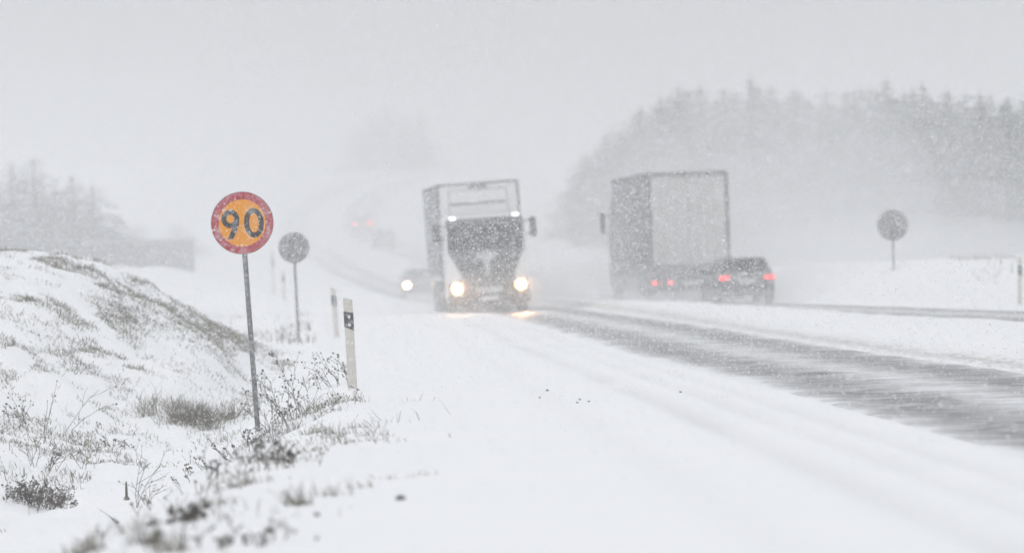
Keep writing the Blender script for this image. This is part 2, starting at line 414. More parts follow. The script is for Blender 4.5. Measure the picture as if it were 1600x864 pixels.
g.data.polygons.foreach_set('use_smooth', [True] * len(g.data.polygons))
tag(g, 'snow-covered ground with a ditch, verge and fields', kind='structure')
l1 = GX - (laneL(GY) + LANE_HW); r0 = (laneR(GY) - RLANE_HW) - GX; l0 = (laneL(GY) - LANE_HW) - GX
grit = .95 * np.exp(-np.abs(l1 - .25) / .5) * (l1 > -.4) + .35 * np.exp(-np.abs(l0) / .5) * (l0 > -.3) + .25 * ((l1 > 0) & (r0 > 0)) + .6 * np.exp(-np.abs(r0) / .8) * (r0 > -.3)
rut = np.zeros_like(GX)
for off, wdt, st in ((-2.85, .15, .38), (-2.35, .12, .24), (-1.95, .12, .22), (-3.75, .18, .10)):
    q = GX - (laneL(GY) + off) - (vnoise(GY * .05, 0 * GY, 41) - .5) * .3
    rut = np.maximum(rut, st * np.exp(-(q / wdt) ** 2) * (.4 + .9 * vnoise(GX * 2, GY * .3, 61)) * (GY < 170))
for nm, arr in (('grit', grit), ('rut', rut)):
    a = g.data.attributes.new(nm, 'FLOAT', 'POINT'); a.data.foreach_set('value', arr.ravel().astype(np.float32))

def ribbon(name, lane, hw, label):
    ds = axis([(-60, 20, 4), (20, 200, .5), (200, 400, 2), (400, 900, 5)])
    us = np.linspace(-1.12, 1.12, 29)
    U, D = np.meshgrid(us, ds)
    X = lane(D) + U * hw
    Z = ground(X, D, False) + (fbm(X * 1.2, D * .6, 71) - .5) * .02 - .07 * smooth(.95, 1.12, np.abs(U)) - .01 * smooth(.2, .5, np.abs(U))
    n, k = U.shape; ii = np.arange(n * k).reshape(n, k)
    q = np.stack([ii[:-1, :-1], ii[:-1, 1:], ii[1:, 1:], ii[1:, :-1]], -1).reshape(-1, 4)
    o = tris_obj(name, np.stack([X, D, Z], -1).reshape(-1, 3), q, M['road'])
    o.data.polygons.foreach_set('use_smooth', [True] * len(o.data.polygons))
    uvl = o.data.uv_layers.new(name='lane')
    uvs = np.stack([U / 1.0, D], -1).reshape(-1, 2)[q.ravel()]
    uvl.data.foreach_set('uv', uvs.ravel().astype(np.float32))
    return tag(o, label, kind='structure')
ribbon('road', laneL, LANE_HW, 'near lane of wet grey asphalt streaked with drifting snow')
ribbon('road', laneR, RLANE_HW, 'far lane of grey asphalt beyond the snowy median strip')

# ------------------------------------------------------------------ haze (air full of fine snow)
HAZE = 0.0020
hz = MB().box(-2100, 2100, -250, 3300, -4, 36).build('haze', None)
hm = bpy.data.materials.new('snowy air'); hm.use_nodes = True
hn = hm.node_tree.nodes; hl = hm.node_tree.links
for nd in list(hn):
    if nd.type != 'OUTPUT_MATERIAL': hn.remove(nd)
pv = hn.new('ShaderNodeVolumePrincipled'); pv.inputs['Color'].default_value = (.972, .980, .992, 1)
pv.inputs['Density'].default_value = HAZE; pv.inputs['Anisotropy'].default_value = .25
hl.new(pv.outputs[0], [q for q in hn if q.type == 'OUTPUT_MATERIAL'][0].inputs['Volume'])
hz.data.materials.append(hm)
tag(hz, 'pale air thick with fine snow over the whole road', kind='stuff')

# clouds of powder whirled up by the vehicles: overlapping soft puffs of even density
def puff(x, y, z, rx, ry, rz, dens, label):
    bm = bmesh.new(); bmesh.ops.create_icosphere(bm, subdivisions=4, radius=1)
    me = bpy.data.meshes.new('snow_spray'); bm.to_mesh(me); bm.free()
    o = bpy.data.objects.new('snow_spray', me); col.objects.link(o)
    o.location, o.scale = (x, y, z), (rx, ry, rz)
    mm = hm.copy(); mm.name = 'snow spray'
    mm.node_tree.nodes['Principled Volume'].inputs['Density'].default_value = dens
    me.materials.append(mm); tag(o, label, kind='stuff')
puff(-.7, 176, .2, 3.0, 10, 1.2, .034, 'snow powder round the wheels of the oncoming truck')
puff(-2.6, 192, .6, 4.0, 14, 1.7, .018, 'snow powder trailing behind the oncoming truck')
puff(5.9, 183, .2, 3.2, 7.0, 1.25, .085, 'snow powder round the wheels of the departing truck')
puff(6.6, 173, .0, 3.6, 8.0, .55, .075, 'snow powder blowing round the wheels of the dark car')
puff(6.1, 186.5, 1.6, 3.6, 8.0, 3.4, .026, 'snow cloud hanging behind the departing truck')
puff(3.0, 190, .3, 4.5, 16, 1.2, .024, 'low drifting snow between the two trucks')
puff(12, 192, .6, 8.5, 26, 2.2, .014, 'snow cloud drifting off to the right of the dark car')
puff(17, 222, .5, 16, 40, 2.0, .0050, 'broad veil of drifting snow low before the wood')
puff(18, 236, .8, 18, 44, 3.6, .0035, 'second broader veil of drifting snow before the wood')
puff(19, 246, 1.0, 22, 46, 5.6, .0028, 'tall thin veil of drifting snow before the wood')
puff(16, 252, 2.0, 22, 46, 10.5, .0020, 'tallest thinnest veil of drifting snow before the wood')
puff(10.5, 228, 3.6, 6.5, 30, 5.0, .0085, 'swirling snow cloud above the dark car before the wood')
puff(13.5, 240, 4.6, 7.5, 26, 5.6, .0045, 'pale gust of snow between the dark car and the right sign')
puff(4.0, 250, 3.4, 4.6, 30, 5.0, .0070, 'pale gust of snow left of the departing truck')
puff(-21, 262, 2.0, 13.5, 60, 9.0, .0034, 'veil of blowing snow over the field on the left')
puff(-11, 385, 4.0, 15, 75, 9.0, .0085, 'veil of blowing snow over the far bend of the road')

# ------------------------------------------------------------------ speed limit sign
def circ(r, n=64, cx=0, cz=0, rz=None):
    return [(cx + r * math.cos(2 * math.pi * k / n), cz + (rz or r) * math.sin(2 * math.pi * k / n)) for k in range(n)]
def pole_lean(base, top):
    v = top - base
    return (0, math.atan2(v.x, v.z), 0), v.length
B, T = at(402, 663, 58.7), at(378.5, 348.5, 58.7)
print('SIGN base z', B.z, 'ground', gz(B.x, B.y))
rot, H = pole_lean(B, T)
sg = empty('speed_limit_sign', B, rot)
tag(sg, 'round 90 speed limit sign, red rim and orange face, on a leaning pole', 'road sign')
MB().tube([(0, .035, -.5), (0, .035, H + .22)], .027, 14).build('pole', M['galv'], sg, True)
RS = .323
pl = MB().disc((0, 0, H), RS, 'y', .012, 72).build('plate', M['alu'], sg)
for dz in (-.16, .16): MB().box(-.06, .06, .0135, .07, H + dz - .015, H + dz + .015).build('clamp', M['galv'], sg)
MB().ringplate(circ(RS * .985, 72, 0, H), circ(RS * .752, 72, 0, H), -.0035, -.0002).build('red_rim', M['red'], sg)
MB().ringplate(circ(RS * 1.0, 72, 0, H), circ(RS * .986, 72, 0, H), -.0045, .013).build('edge_flange', M['galv'], sg)
fa = MB().disc((0, -.0030, H), RS * .751, 'y', .0028, 72).build('orange_face', M['orange'], sg)
# the figure nine: a ring with a tail; the nought: an oval ring
yd0, yd1 = -.0065, -.0031
nine = MB()
cx, cz = -.372, .155
nine.ringplate([(RS * (cx + .285 * math.cos(a)), H + RS * (cz + .292 * math.sin(a))) for a in np.linspace(0, 2 * math.pi, 48, False)],
               [(RS * (cx + .128 * math.cos(a)), H + RS * (cz + .132 * math.sin(a))) for a in np.linspace(0, 2 * math.pi, 48, False)], yd0, yd1)
le, ri = [], []
for t in np.linspace(0, 1, 18):
    xo = -.088 - .255 * t ** 2.0; zo = .17 - .66 * t           # outer edge of the tail
    xi = -.245 - .270 * t ** 1.55; zi = .17 - .66 * t
    le.append((RS * xi, H + RS * zi)); ri.append((RS * xo, H + RS * zo))
nine.strip(le, ri, yd0 - .0006, yd1)
nine.build('figure_nine', M['black'], sg)
MB().ringplate([(RS * (.375 + .315 * math.cos(a)), H + RS * (-.022 + .468 * math.sin(a))) for a in np.linspace(0, 2 * math.pi, 56, False)],
               [(RS * (.375 + .155 * math.cos(a)), H + RS * (-.022 + .315 * math.sin(a))) for a in np.linspace(0, 2 * math.pi, 56, False)],
               yd0, yd1).build('figure_nought', M['black'], sg)

def sign_back(base, top, rs, label):
    rot, h = pole_lean(base, top)
    o = empty('traffic_sign', base, rot); tag(o, label, 'road sign', 'traffic signs seen from behind')
    MB().tube([(0, 0, -1.0), (0, 0, h + rs * .7)], .03, 12).build('pole', M['galv'], o, True)
    MB().disc((0, .045, h), rs, 'y', .012, 48).build('plate', M['alu'], o)
    MB().ringplate(circ(rs * 1.012, 48, 0, h), circ(rs * .965, 48, 0, h), .030, .06).build('edge_flange', M['alu'], o)
    for dz in (-.5, .5):
        MB().box(-rs * .55, rs * .55, .033, .0445, h + rs * dz - .02, h + rs * dz + .02).build('stiffener', M['galv'], o)
    return o
B2 = at(467, 530, 118); sign_back(B2, at(459, 387, 118), .318, 'back of a round grey sign, left of the road behind the 90 sign')
B3 = at(1397, 470, 167); sign_back(B3, at(1395, 352, 167), .45, 'back of a round grey sign on the right, beyond the dark car')

# ------------------------------------------------------------------ edge posts
def edge_post(px, pyt, pxb, pyb, d, label, hh=1.02, first=[None]):
    b, t = at(pxb, pyb, d), at(px, pyt, d)
    if hh is None: b.z = gz(b.x, b.y)
    rot, h = pole_lean(b, t)
    o = empty('edge_post', b, rot); tag(o, label, 'edge post', 'roadside edge posts')
    W, Dp = .052, .02
    post = MB(); n = 10
    ring = [(W * math.cos(a) if abs(math.cos(a)) < .999 else W * math.copysign(1, math.cos(a)), Dp * math.sin(a)) for a in np.linspace(0, 2 * math.pi, 16, False)]
    post.loft([[(x, y, -.4) for x, y in ring], [(x, y, h - .03) for x, y in ring], [(x, y, h - .012 - x * .28) for x, y in ring]])
    post.build('post', M['post'], o, False)
    s_ = h / 1.0
    q = [(-.054, h - .155 * s_), (.054, h - .175 * s_), (.054, h - .375 * s_), (-.054, h - .325 * s_)]
    bd = MB(); bd.plate(q, -.0225, .0225); bd.build('band', M['postblk'], o)
    for dz, r in ((.215, .019), (.305, .019)):
        MB().disc((.005, -.0265, h - dz * s_), r, 'y', .0035, 20).build('reflector', M['refl'], o)
    return o
edge_post(543, 465, 551, 603, 64, 'off-white edge post with black band, nearest the camera right of the 90 sign')
edge_post(520, 449, 527, 529, 115, 'leaning white edge post just behind the nearest one')
edge_post(442, 424, 444, 462, 232, 'faint edge post far behind, below the grey round sign', None)
edge_post(425, 392, 427, 422, 260, 'faintest edge post in the distance between the two left signs', None)
edge_post(1594, 402, 1593.5, 482, 134, 'edge post at the right border of the picture')

# ------------------------------------------------------------------ wheels, shared by all vehicles
def wheel(parent, x, y, r, wd):
    """x is the outer face; wd signed towards the inside"""
    t = MB(); n = 28
    prof = [(0, r * .62), (0, r * .93), (.12, r), (.88, r), (1, r * .93), (1, r * .62)]
    rings = [[(x + wd * u, y + rr * math.cos(2 * math.pi * k / n), r + rr * math.sin(2 * math.pi * k / n)) for k in range(n)] for u, rr in prof]
    o = t.loft(rings).build('wheel', M['tyre'], parent)
    MB().disc((x - math.copysign(.004, wd), y, r), r * .60, 'x', wd * .3, 20, r * .55).build('rim', M['rim'], o)
    return o

# ------------------------------------------------------------------ oncoming truck
def oncoming_truck():
    b = at(767, 487.5, 172); b.z = gz(b.x, b.y) + .03
    o = empty('oncoming_truck', b, (0, R(-2.4), R(3.3)))
    tag(o, 'oncoming white box truck with two lit headlights and dark front', 'truck')
    W = 1.24
    # cab: front at y=0, facing the camera
    cab = MB()
    cab.side([(.10, .45), (.02, 1.0), (.02, 1.95), (.16, 2.78), (.34, 2.96), (2.1, 3.0), (2.1, .45)], -W, W)
    cab.build('cab', M['white_paint'], o, bevel=.07, segs=3)
    # windscreen with dark surround and sun visor
    MB().hexa([(-1.17, .004, 1.93), (1.17, .004, 1.93), (1.17, .10, 1.93), (-1.17, .10, 1.93), (-1.13, .128, 2.72), (1.13, .128, 2.72), (1.13, .22, 2.72), (-1.13, .22, 2.72)]).build('windscreen', M['glass'], o, bevel=.02)
    MB().hexa([(-1.18, -.09, 2.66), (1.18, -.09, 2.66), (1.18, .2, 2.70), (-1.18, .2, 2.70), (-1.15, .03, 2.90), (1.15, .03, 2.90), (1.15, .3, 2.93), (-1.15, .3, 2.93)]).build('sun_visor', M['dark_trim'], o, bevel=.03)
    for s in (-1, 1):
        MB().tube([(s * .05, -.012, 1.98), (s * .75, -.005, 2.05)], .012, 6).build('wiper', M['dark_trim'], o)
    # dark grille, narrowing below the screen and widening to the lamps
    gr = MB().plate([(-1.16, 1.92), (1.16, 1.92), (1.02, 1.72), (.80, 1.25), (.74, 1.05), (1.20, .98), (1.20, .62), (-1.20, .62), (-1.20, .98), (-.74, 1.05), (-.80, 1.25), (-1.02, 1.72)], -.035, .03)
    gro = gr.build('grille', M['grille'], o)
    for z in (1.12, 1.24, 1.36, 1.48, 1.60, 1.72):
        hw = .70 + (z - 1.12) * .38
        MB().box(-hw, hw, -.055, -.036, z - .025, z + .025).build('grille_bar', M['chassis'], gro)
    MB().plate([(-.34, 1.86), (.34, 1.86), (.30, 1.74), (.10, 1.58), (.07, 1.16), (-.07, 1.16), (-.10, 1.58), (-.30, 1.74)], -.075, -.056).build('emblem_panel', M['mid_trim'], o)
    for s in (-1, 1):
        MB().plate([(s * 1.235, 1.80), (s * 1.10, 1.80), (s * .84, 1.24), (s * .80, 1.06), (s * 1.235, 1.03)], -.045, .02).build('corner_panel', M['white_paint'], o)
    MB().box(-1.25, 1.25, -.12, .22, .30, .64).build('bumper', M['dark_trim'], o, bevel=.05)
    MB().box(-.42, .42, -.135, -.118, .66, .80).build('bumper_bar', M['mid_trim'], o)
    MB().box(-.26, .26, -.135, -.122, .42, .53).build('number_plate', M['white_paint'], o)
    MB().box(-1.15, 1.15, -.05, .1, .16, .30).build('air_dam', M['chassis'], o)
    for s in (-1, 1):
        h = MB().box(s * .98 - .2, s * .98 + .2, -.085, -.034, .70, .98).build('headlight_housing', M['dark_trim'], o, bevel=.02)
        MB().disc((s * .97, -.10, .83), .185, 'y', .014, 28).build('reflector_bowl', M['bowl'], h)  # added glowing disc that draws the warm halo round the lens
        MB().disc((s * .97, -.125, .83), .105, 'y', .024, 24).build('headlight', M['headlamp'], h)
        f = MB().hexa([(s * .96 - .09, -.02, 2.905), (s * .96 + .09, -.02, 2.905), (s * .96 + .09, .12, 2.93), (s * .96 - .09, .12, 2.93),
                   (s * .96 - .08, .02, 2.985), (s * .96 + .08, .02, 2.985), (s * .96 + .08, .12, 2.99), (s * .96 - .08, .12, 2.99)]).build('roof_light', M['rooflamp'], o)
        mi = MB().box(s * 1.47 - .10, s * 1.47 + .10, .02, .17, 2.24, 2.84).build('mirror', M['dark_trim'], o, bevel=.03)
        for za, zb in ((2.72, 2.76), (2.36, 2.33)): MB().tube([(s * 1.2, .2, za), (s * 1.40, .10, zb)], .022, 6).build('mirror_arm', M['dark_trim'], mi)
        MB().side([(.30, 2.0), (.42, 2.62), (1.25, 2.62), (1.25, 1.92)], s * 1.242, s * 1.248).build('side_window', M['glass'], o)
        MB().side([(1.35, 1.0), (1.35, 2.6), (1.37, 2.6), (1.37, 1.0)], s * 1.241, s * 1.246).build('door_seam', M['dark_trim'], o)
    # box body
    Y0, Y1, ZT = 2.5, 12.2, 4.02
    bo = MB().box(-1.26, 1.26, Y0, Y1, 1.12, ZT).build('cargo_box', M['white_paint'], o, bevel=.02)
    e = Y0 - .02
    for x0, x1, z0, z1 in ((-1.275, -1.19, 1.1, ZT + .015), (1.19, 1.275, 1.1, ZT + .015), (-1.19, 1.19, ZT - .06, ZT + .015)):
        MB().box(x0, x1, e, Y0 + .06, z0, z1).build('corner_rail', M['frame_dark'], bo)
    for x in (-.90, .90): MB().box(x - .012, x + .012, e + .006, Y0 + .01, 2.9, ZT - .2).build('panel_seam', M['grey_paint'], bo)
    MB().box(-.88, .88, e + .006, Y0 + .01, 3.36, 3.42).build('panel_seam', M['frame_dark'], bo)
    MB().box(-.88, .88, e + .006, Y0 + .01, ZT - .22, ZT - .20).build('panel_seam', M['grey_paint'], bo)
    MB().box(-.28, .28, e - .01, Y0 + .01, ZT - .16, ZT - .085).build('name_plate', M['frame_dark'], bo)
    for s in (-1, 1):
        MB().box(s * 1.262, s * 1.272, Y0 + .08, Y1, 1.2, ZT - .1).build('side_panel', M['grey_paint'], bo)
        MB().box(s * 1.262, s * 1.285, Y0 + .08, Y1, ZT - .1, ZT + .01).build('roof_rail', M['frame_dark'], bo)
        MB().box(s * 1.0, s * 1.27, 3.0, 8.2, .45, 1.08).build('side_skirt', M['chassis'], o, bevel=.02)
    MB().box(-.5, .5, 1.5, 12.0, .62, 1.10).build('chassis', M['chassis'], o)
    for x, wd in ((1.20, -.32), (-1.20, .32)):
        wheel(o, x, 1.25, .50, wd); wheel(o, x, 9.2, .50, wd * 1.7); wheel(o, x, 10.5, .50, wd * 1.7)
        MB().side([(1.25 + .62 * math.cos(a), .50 + .62 * math.sin(a)) for a in np.linspace(0, math.pi, 12)] +
                  [(1.25 + .55 * math.cos(a), .50 + .55 * math.sin(a)) for a in np.linspace(math.pi, 0, 12)], x + wd * .9, x + math.copysign(.03, x)).build('mudguard', M['chassis'], o)
    for s in (-1, 1):
        ld = bpy.data.lights.new('headlight_beam', 'SPOT'); ld.energy, ld.color, ld.spot_size, ld.spot_blend, ld.shadow_soft_size = 1500, (1, .56, .28), R(28), 1.0, .1
        lo = bpy.data.objects.new('headlight_beam', ld); col.objects.link(lo); lo.parent = o
        lo.location = (s * .97, -.16, .83); lo.rotation_euler = (R(90.5), 0, R(180))
    return o
oncoming_truck()

# ------------------------------------------------------------------ departing truck
def departing_truck():
    b = at(1081, 474, 182); b.z = gz(b.x, b.y) + .06
    o = empty('departing_truck', b, (0, R(-.2), R(4.7)))
    tag(o, 'tall grey box truck driving away, seen from behind in the snow cloud', 'truck')
    W, ZT, Y1 = 1.30, 4.23, 11.3
    bo = MB().box(-W, W, .05, Y1, 1.18, ZT).build('cargo_box', M['trailer_side'], o, bevel=.02)
    for s in (-1, 1):
        MB().box(s * .012 if s > 0 else -W + .12, W - .12 if s > 0 else -.012, .02, .049, 1.30, ZT - .15).build('rear_door', M['trailer_rear'], bo)
        for k in (.35, .85):
            MB().tube([(s * k, .002, 1.25), (s * k, .002, ZT - .2)], .016, 6).build('lock_rod', M['trailer_rear'], bo)
        MB().box(s * W - .115 if s > 0 else -W - .015, W + .015 if s > 0 else -W + .115, .0, .06, 1.16, ZT + .02).build('door_post', M['frame_dark'], bo)
        for yy in np.linspace(1.2, Y1 - .3, 9):
            MB().box(s * (W + .001), s * (W + .02), yy - .03, yy + .03, 1.3, ZT - .12).build('side_stake', M['frame_dark'], bo)
        MB().box(s * (W + .001), s * (W + .03), .08, Y1, ZT - .12, ZT + .01).build('roof_rail', M['frame_dark'], bo)
        MB().box(s * (W - .35), s * (W - .02), 2.6, 7.6, .5, 1.12).build('side_skirt', M['chassis'], o, bevel=.02)
    MB().box(-W + .115, W - .115, .0, .06, ZT - .13, ZT + .02).build('roof_beam', M['frame_dark'], bo)
    MB().box(-W, W, -.01, .10, 1.02, 1.17).build('rear_sill', M['chassis'], o)
    MB().box(-1.22, 1.22, -.02, .10, .55, .82).build('rear_bumper', M['dark_trim'], o, bevel=.02)
    MB().box(-.26, .26, -.035, -.021, .62, .74).build('number_plate', M['white_paint'], o)
    for s in (-1, 1):
        h = MB().box(s * .93 - .33, s * .93 + .33, -.06, -.021, .60, .80).build('lamp_cluster', M['dark_trim'], o)
        MB().disc((s * 1.18, -.085, .71), .075, 'y', .024, 18).build('tail_light', M['taillamp'], h)
        MB().disc((s * .66, -.085, .71), .075, 'y', .024, 18).build('tail_light', M['taillamp'], h)
        MB().disc((s * .98, -.085, .71), .04, 'y', .024, 14).build('tail_light', M['taillamp_dim'], h)
        MB().box(s * .62, s * 1.2, .9, .92, .28, 1.0).build('mud_flap', M['dark_trim'], o)
        MB().box(s * (W + .002), s * (W + .02), 4.0, 4.1, .78, .84).build('side_marker', M['taillamp_dim'], o)
    MB().box(-.88, .88, .3, 13.2, .45, 1.15).build('chassis', M['chassis'], o)
    for x, wd in ((1.24, -.32), (-1.24, .32)):
        wheel(o, x, 1.9, .52, wd * 1.8); wheel(o, x, 3.2, .52, wd * 1.8); wheel(o, x, 12.5, .52, wd)
    cab = MB().side([(Y1 + .35, .6), (Y1 + .35, 3.6), (Y1 + 1.6, 3.5), (Y1 + 2.45, 2.3), (Y1 + 2.5, .6)], -1.24, 1.24).build('cab', M['grey_paint'], o, bevel=.06)
    for s in (-1, 1):
        mi = MB().box(s * 1.46 - .085, s * 1.46 + .085, Y1 + 1.95, Y1 + 2.12, 2.42, 3.14).build('mirror', M['dark_trim'], o, bevel=.03)
        for za, zb in ((3.0, 3.02), (2.3, 2.45)): MB().tube([(s * 1.2, Y1 + 2.0, za), (s * 1.40, Y1 + 2.03, zb)], .025, 6).build('mirror_arm', M['dark_trim'], mi)
    return o
departing_truck()

# ------------------------------------------------------------------ cars (rear at y=0, front towards +y)
def make_car(name, label, loc, rotz, paint, front=None, rear=None, tall=0., group='cars on the snowy road'):
    o = empty(name, loc, (0, 0, rotz)); tag(o, label, 'car', group)
    def sec(y, hw, zb, zt, r=.12):
        p = [(-hw + r, zb), (hw - r, zb), (hw, zb + r), (hw * 1.0, (zb + zt) * .55), (hw - .03, zt - r * .7), (hw - r, zt), (-hw + r, zt), (-hw + .03, zt - r * .7), (-hw, (zb + zt) * .55), (-hw, zb + r)]
        return [(x, y, z) for x, z in p]
    t = tall
    MB().loft([sec(0, .80, .40, .90 + t), sec(.07, .87, .28, 1.0 + t), sec(.5, .90, .24, 1.02 + t), (sec(1.6, .905, .22, .98 + t)), sec(2.6, .905, .22, .95 + t), sec(3.4, .90, .22, .91 + t), sec(4.0, .88, .25, .82 + t), sec(4.35, .82, .30, .74 + t), sec(4.46, .72, .38, .62 + t)]).build('body', paint, o, True)
    def gsec(z, y0, y1, hw, r=.14):
        return [(x, y, z) for x, y in [(-hw + r, y0), (hw - r, y0), (hw, y0 + r), (hw, y1 - r * 2), (hw - r, y1), (-hw + r, y1), (-hw, y1 - r * 2), (-hw, y0 + r)]]
    z0, z1 = .93 + t, 1.45 + t * 1.6
    gh = MB().loft([gsec(z0, .10, 3.45, .84), gsec(z0 + (z1 - z0) * .55, .28, 2.85, .745), gsec(z1 - .05, .46, 2.35, .655), gsec(z1, .58, 2.2, .58)]).build('cabin', paint, o, True)
    zz = z1 - z0
    def quad(name, p, m_, par):
        c = sum((Vector(q) for q in p), Vector()) / 4
        n_ = (Vector(p[1]) - Vector(p[0])).cross(Vector(p[3]) - Vector(p[0])).normalized()
        MB().hexa([Vector(q) for q in p] + [Vector(q) + n_ * .02 for q in p]).build(name, m_, par)
    quad('rear_window', [(-.73, .115, z0 + .05), (.73, .115, z0 + .05), (.60, .445, z1 - .05), (-.60, .445, z1 - .05)], M['glass'], o)
    quad('windscreen', [(.70, 3.22, z0 + .12), (-.70, 3.22, z0 + .12), (-.58, 2.40, z1 - .07), (.58, 2.40, z1 - .07)], M['glass'], o)
    for s in (-1, 1):
        for y0, y1 in ((.45, 1.5), (1.58, 2.75)):
            p = [(s * .833, y0, z0 + .06), (s * .833, y1, z0 + .06), (s * .685, min(y1, 2.3), z1 - .10), (s * .685, max(y0, .62), z1 - .10)]
            quad('side_window', p if s > 0 else p[::-1], M['glass'], o)
        mi = MB().box(s * .95 - .09, s * .95 + .09, 2.72, 2.86, .97 + t, 1.12 + t).build('mirror', M['dark_trim'], o, bevel=.03)
        for yy in (.85, 3.55): wheel(o, s * .912, yy, .33, -s * .21)
        h = MB().box(s * .70 - .16, s * .70 + .16, -.02, .10, .74 + t, .90 + t).build('rear_lamp_cluster', M['dark_trim'], o, bevel=.02)
        for kx in (-.075, .085):
            lm = rear or M['dark_trim']
            MB().box(s * .70 + kx - .07, s * .70 + kx + .07, -.032, -.0205, .77 + t, .875 + t).build('tail_light', lm, h, bevel=.01)
        f = MB().box(s * .63 - .15, s * .63 + .15, 4.30, 4.46, .58 + t, .72 + t).build('headlight_housing', M['dark_trim'], o, bevel=.02)
        if front and s > 0: MB().disc((s * .63, 4.462, .65 + t), .22, 'y', .01, 22).build('reflector_bowl', M['far_bowl'], f)  # added glowing disc, the glare halo of the one bright lamp
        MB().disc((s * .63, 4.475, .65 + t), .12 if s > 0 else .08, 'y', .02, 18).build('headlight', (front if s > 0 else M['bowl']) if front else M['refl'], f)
    MB().box(-.84, .84, -.06, .12, .34, .56).build('rear_bumper', M['dark_trim'], o, bevel=.04)
    MB().box(-.26, .26, -.012, .02, .66 + t, .77 + t).build('number_plate', M['refl'], o)
    MB().box(-.78, .78, 4.32, 4.52, .30, .50).build('front_bumper', M['dark_trim'], o, bevel=.04)
    MB().box(-.45, .45, 4.44, 4.475, .56 + t, .68 + t).build('grille', M['dark_trim'], o)
    MB().box(-.07, .07, 4.49, 4.525, .47, .485).build('front_plate', M['refl'], o)
    return o
def road_spot(x, y, d): p = at(x, y, d); p.z = gz(p.x, p.y) + .06; return p
make_car('car', 'dark car with glowing red tail lights following the departing truck', road_spot(1168, 476, 174), R(5.6), M['car_dark'], rear=M['taillamp'])
p = road_spot(653, 459, 285)
make_car('car', 'oncoming car with one glaring headlight half hidden behind the white truck', p, R(180 + 2.4), M['car_mid'], front=M['headlamp'])
p = road_spot(567, 366, 525)
make_car('car', 'faint far car with two red tail lights climbing the hill', p, R(3.5), M['car_mid'], rear=M['fartail'], tall=.22)
p = road_spot(601, 388, 440)
make_car('car', 'faint dark unlit car behind the one with red lights on the hill road', p, R(3.5), M['car_mid'], tall=.12)

# ------------------------------------------------------------------ shed
b = at(240, 424, 340); print('SHED', b, gz(b.x, b.y))
sh = empty('shed', (b.x, b.y, .5 * (b.z + gz(b.x, b.y))), (0, 0, R(-2)))
tag(sh, 'long low grey shed behind the snowy mound on the left', 'shed')
sh.scale = (.79, .79, .79)
wl = MB().box(-5.2, 2.85, 0, 3.2, -.6, 2.0).build('wall', M['shed'], sh)
for k in range(16): MB().box(-5.15 + k * .5, -5.15 + k * .5 + .44, -.03, -.001, -.5, 1.95).build('board', M['shed'], wl)
rf = MB().hexa([(-5.35, -.2, 2.0), (2.95, -.2, 2.0), (2.95, 3.4, 2.12), (-5.35, 3.4, 2.12), (-5.35, -.2, 2.1), (2.95, -.2, 2.1), (2.95, 3.4, 2.25), (-5.35, 3.4, 2.25)]).build('roof', M['shedroof'], sh)

# ------------------------------------------------------------------ trees
def spruce_mesh(h, r, seed, ragged=.25):
    q = np.random.default_rng(seed); V, T = [], []
    z = h * .06
    while z < h * .985:
        f = 1 - z / h
        nb = int(5 + 6 * f)
        a0 = q.uniform(0, 6.28)
        for k in range(nb):
            a = a0 + 6.283 * k / nb + q.uniform(-.3, .3)
            ln = r * (f ** .72 + .05) * q.uniform(1 - ragged * 1.6, 1 + ragged)
            dr = ln * q.uniform(.15, .5)
            ca, sa = math.cos(a), math.sin(a)
            wd = ln * q.uniform(.16, .26) + .06
            nseg = 3
            for j in range(nseg):
                t0, t1 = j / nseg, (j + 1.25) / nseg
                for sgn in (-1, 1):
                    jit = q.uniform(-.08, .08, 3) * ln
                    p0 = np.array([ca * ln * t0, sa * ln * t0, z - dr * t0 ** 1.6])
                    p1 = np.array([ca * ln * min(t1, 1), sa * ln * min(t1, 1), z - dr * min(t1, 1) ** 1.6])
                    side = np.array([-sa, ca, 0]) * wd * sgn * (1 - .6 * t0)
                    p2 = (p0 * .4 + p1 * .6) + side + np.array([0, 0, -q.uniform(.1, .45) * wd * 2]) + jit
                    b = len(V); V += [p0, p1, p2]; T.append((b, b + 1, b + 2))
        z += h * q.uniform(.022, .036)
    # leader
    b = len(V); V += [np.array([-.05, 0, h * .94]), np.array([.05, 0, h * .94]), np.array([0, 0, h * 1.01])]; T.append((b, b + 1, b + 2))
    b = len(V); V += [np.array([0, -.05, h * .94]), np.array([0, .05, h * .94]), np.array([0, 0, h * 1.01])]; T.append((b, b + 1, b + 2))
    return np.array(V), np.array(T)
protos = [spruce_mesh(12, 2.3, 100 + k, .34 + .10 * (k % 3)) for k in range(5)]
crown_me, trunk_me = [], []
for V, T in protos:
    o = tris_obj('crown', V, T, M['needle']); crown_me.append(o.data); bpy.data.objects.remove(o)
    o = MB().tube([(0, 0, -1.0), (.03, .02, 4), (0, 0, 8), (0, 0, 11.6)], [.17, .13, .08, .02], 7).build('trunk', M['bark']); trunk_me.append(o.data); bpy.data.objects.remove(o)
def spruce(loc, sc, k, rz, label, group, name='spruce_tree'):
    o = empty(name, loc, (0, 0, rz)); o.scale = (sc[0], sc[0], sc[1]); tag(o, label, 'tree', group)
    for nm, me in (('crown', crown_me[k]), ('trunk', trunk_me[k])):
        c = bpy.data.objects.new(nm, me); col.objects.link(c); c.parent = o
top = curve([(880, 318), (905, 250), (940, 205), (985, 172), (1030, 140), (1100, 126), (1200, 122), (1300, 130), (1380, 118), (1480, 130), (1600, 142), (2200, 135)])
ORD = 'first second third fourth fifth sixth seventh eighth ninth tenth eleventh twelfth thirteenth fourteenth fifteenth sixteenth seventeenth eighteenth nineteenth twentieth'.split()
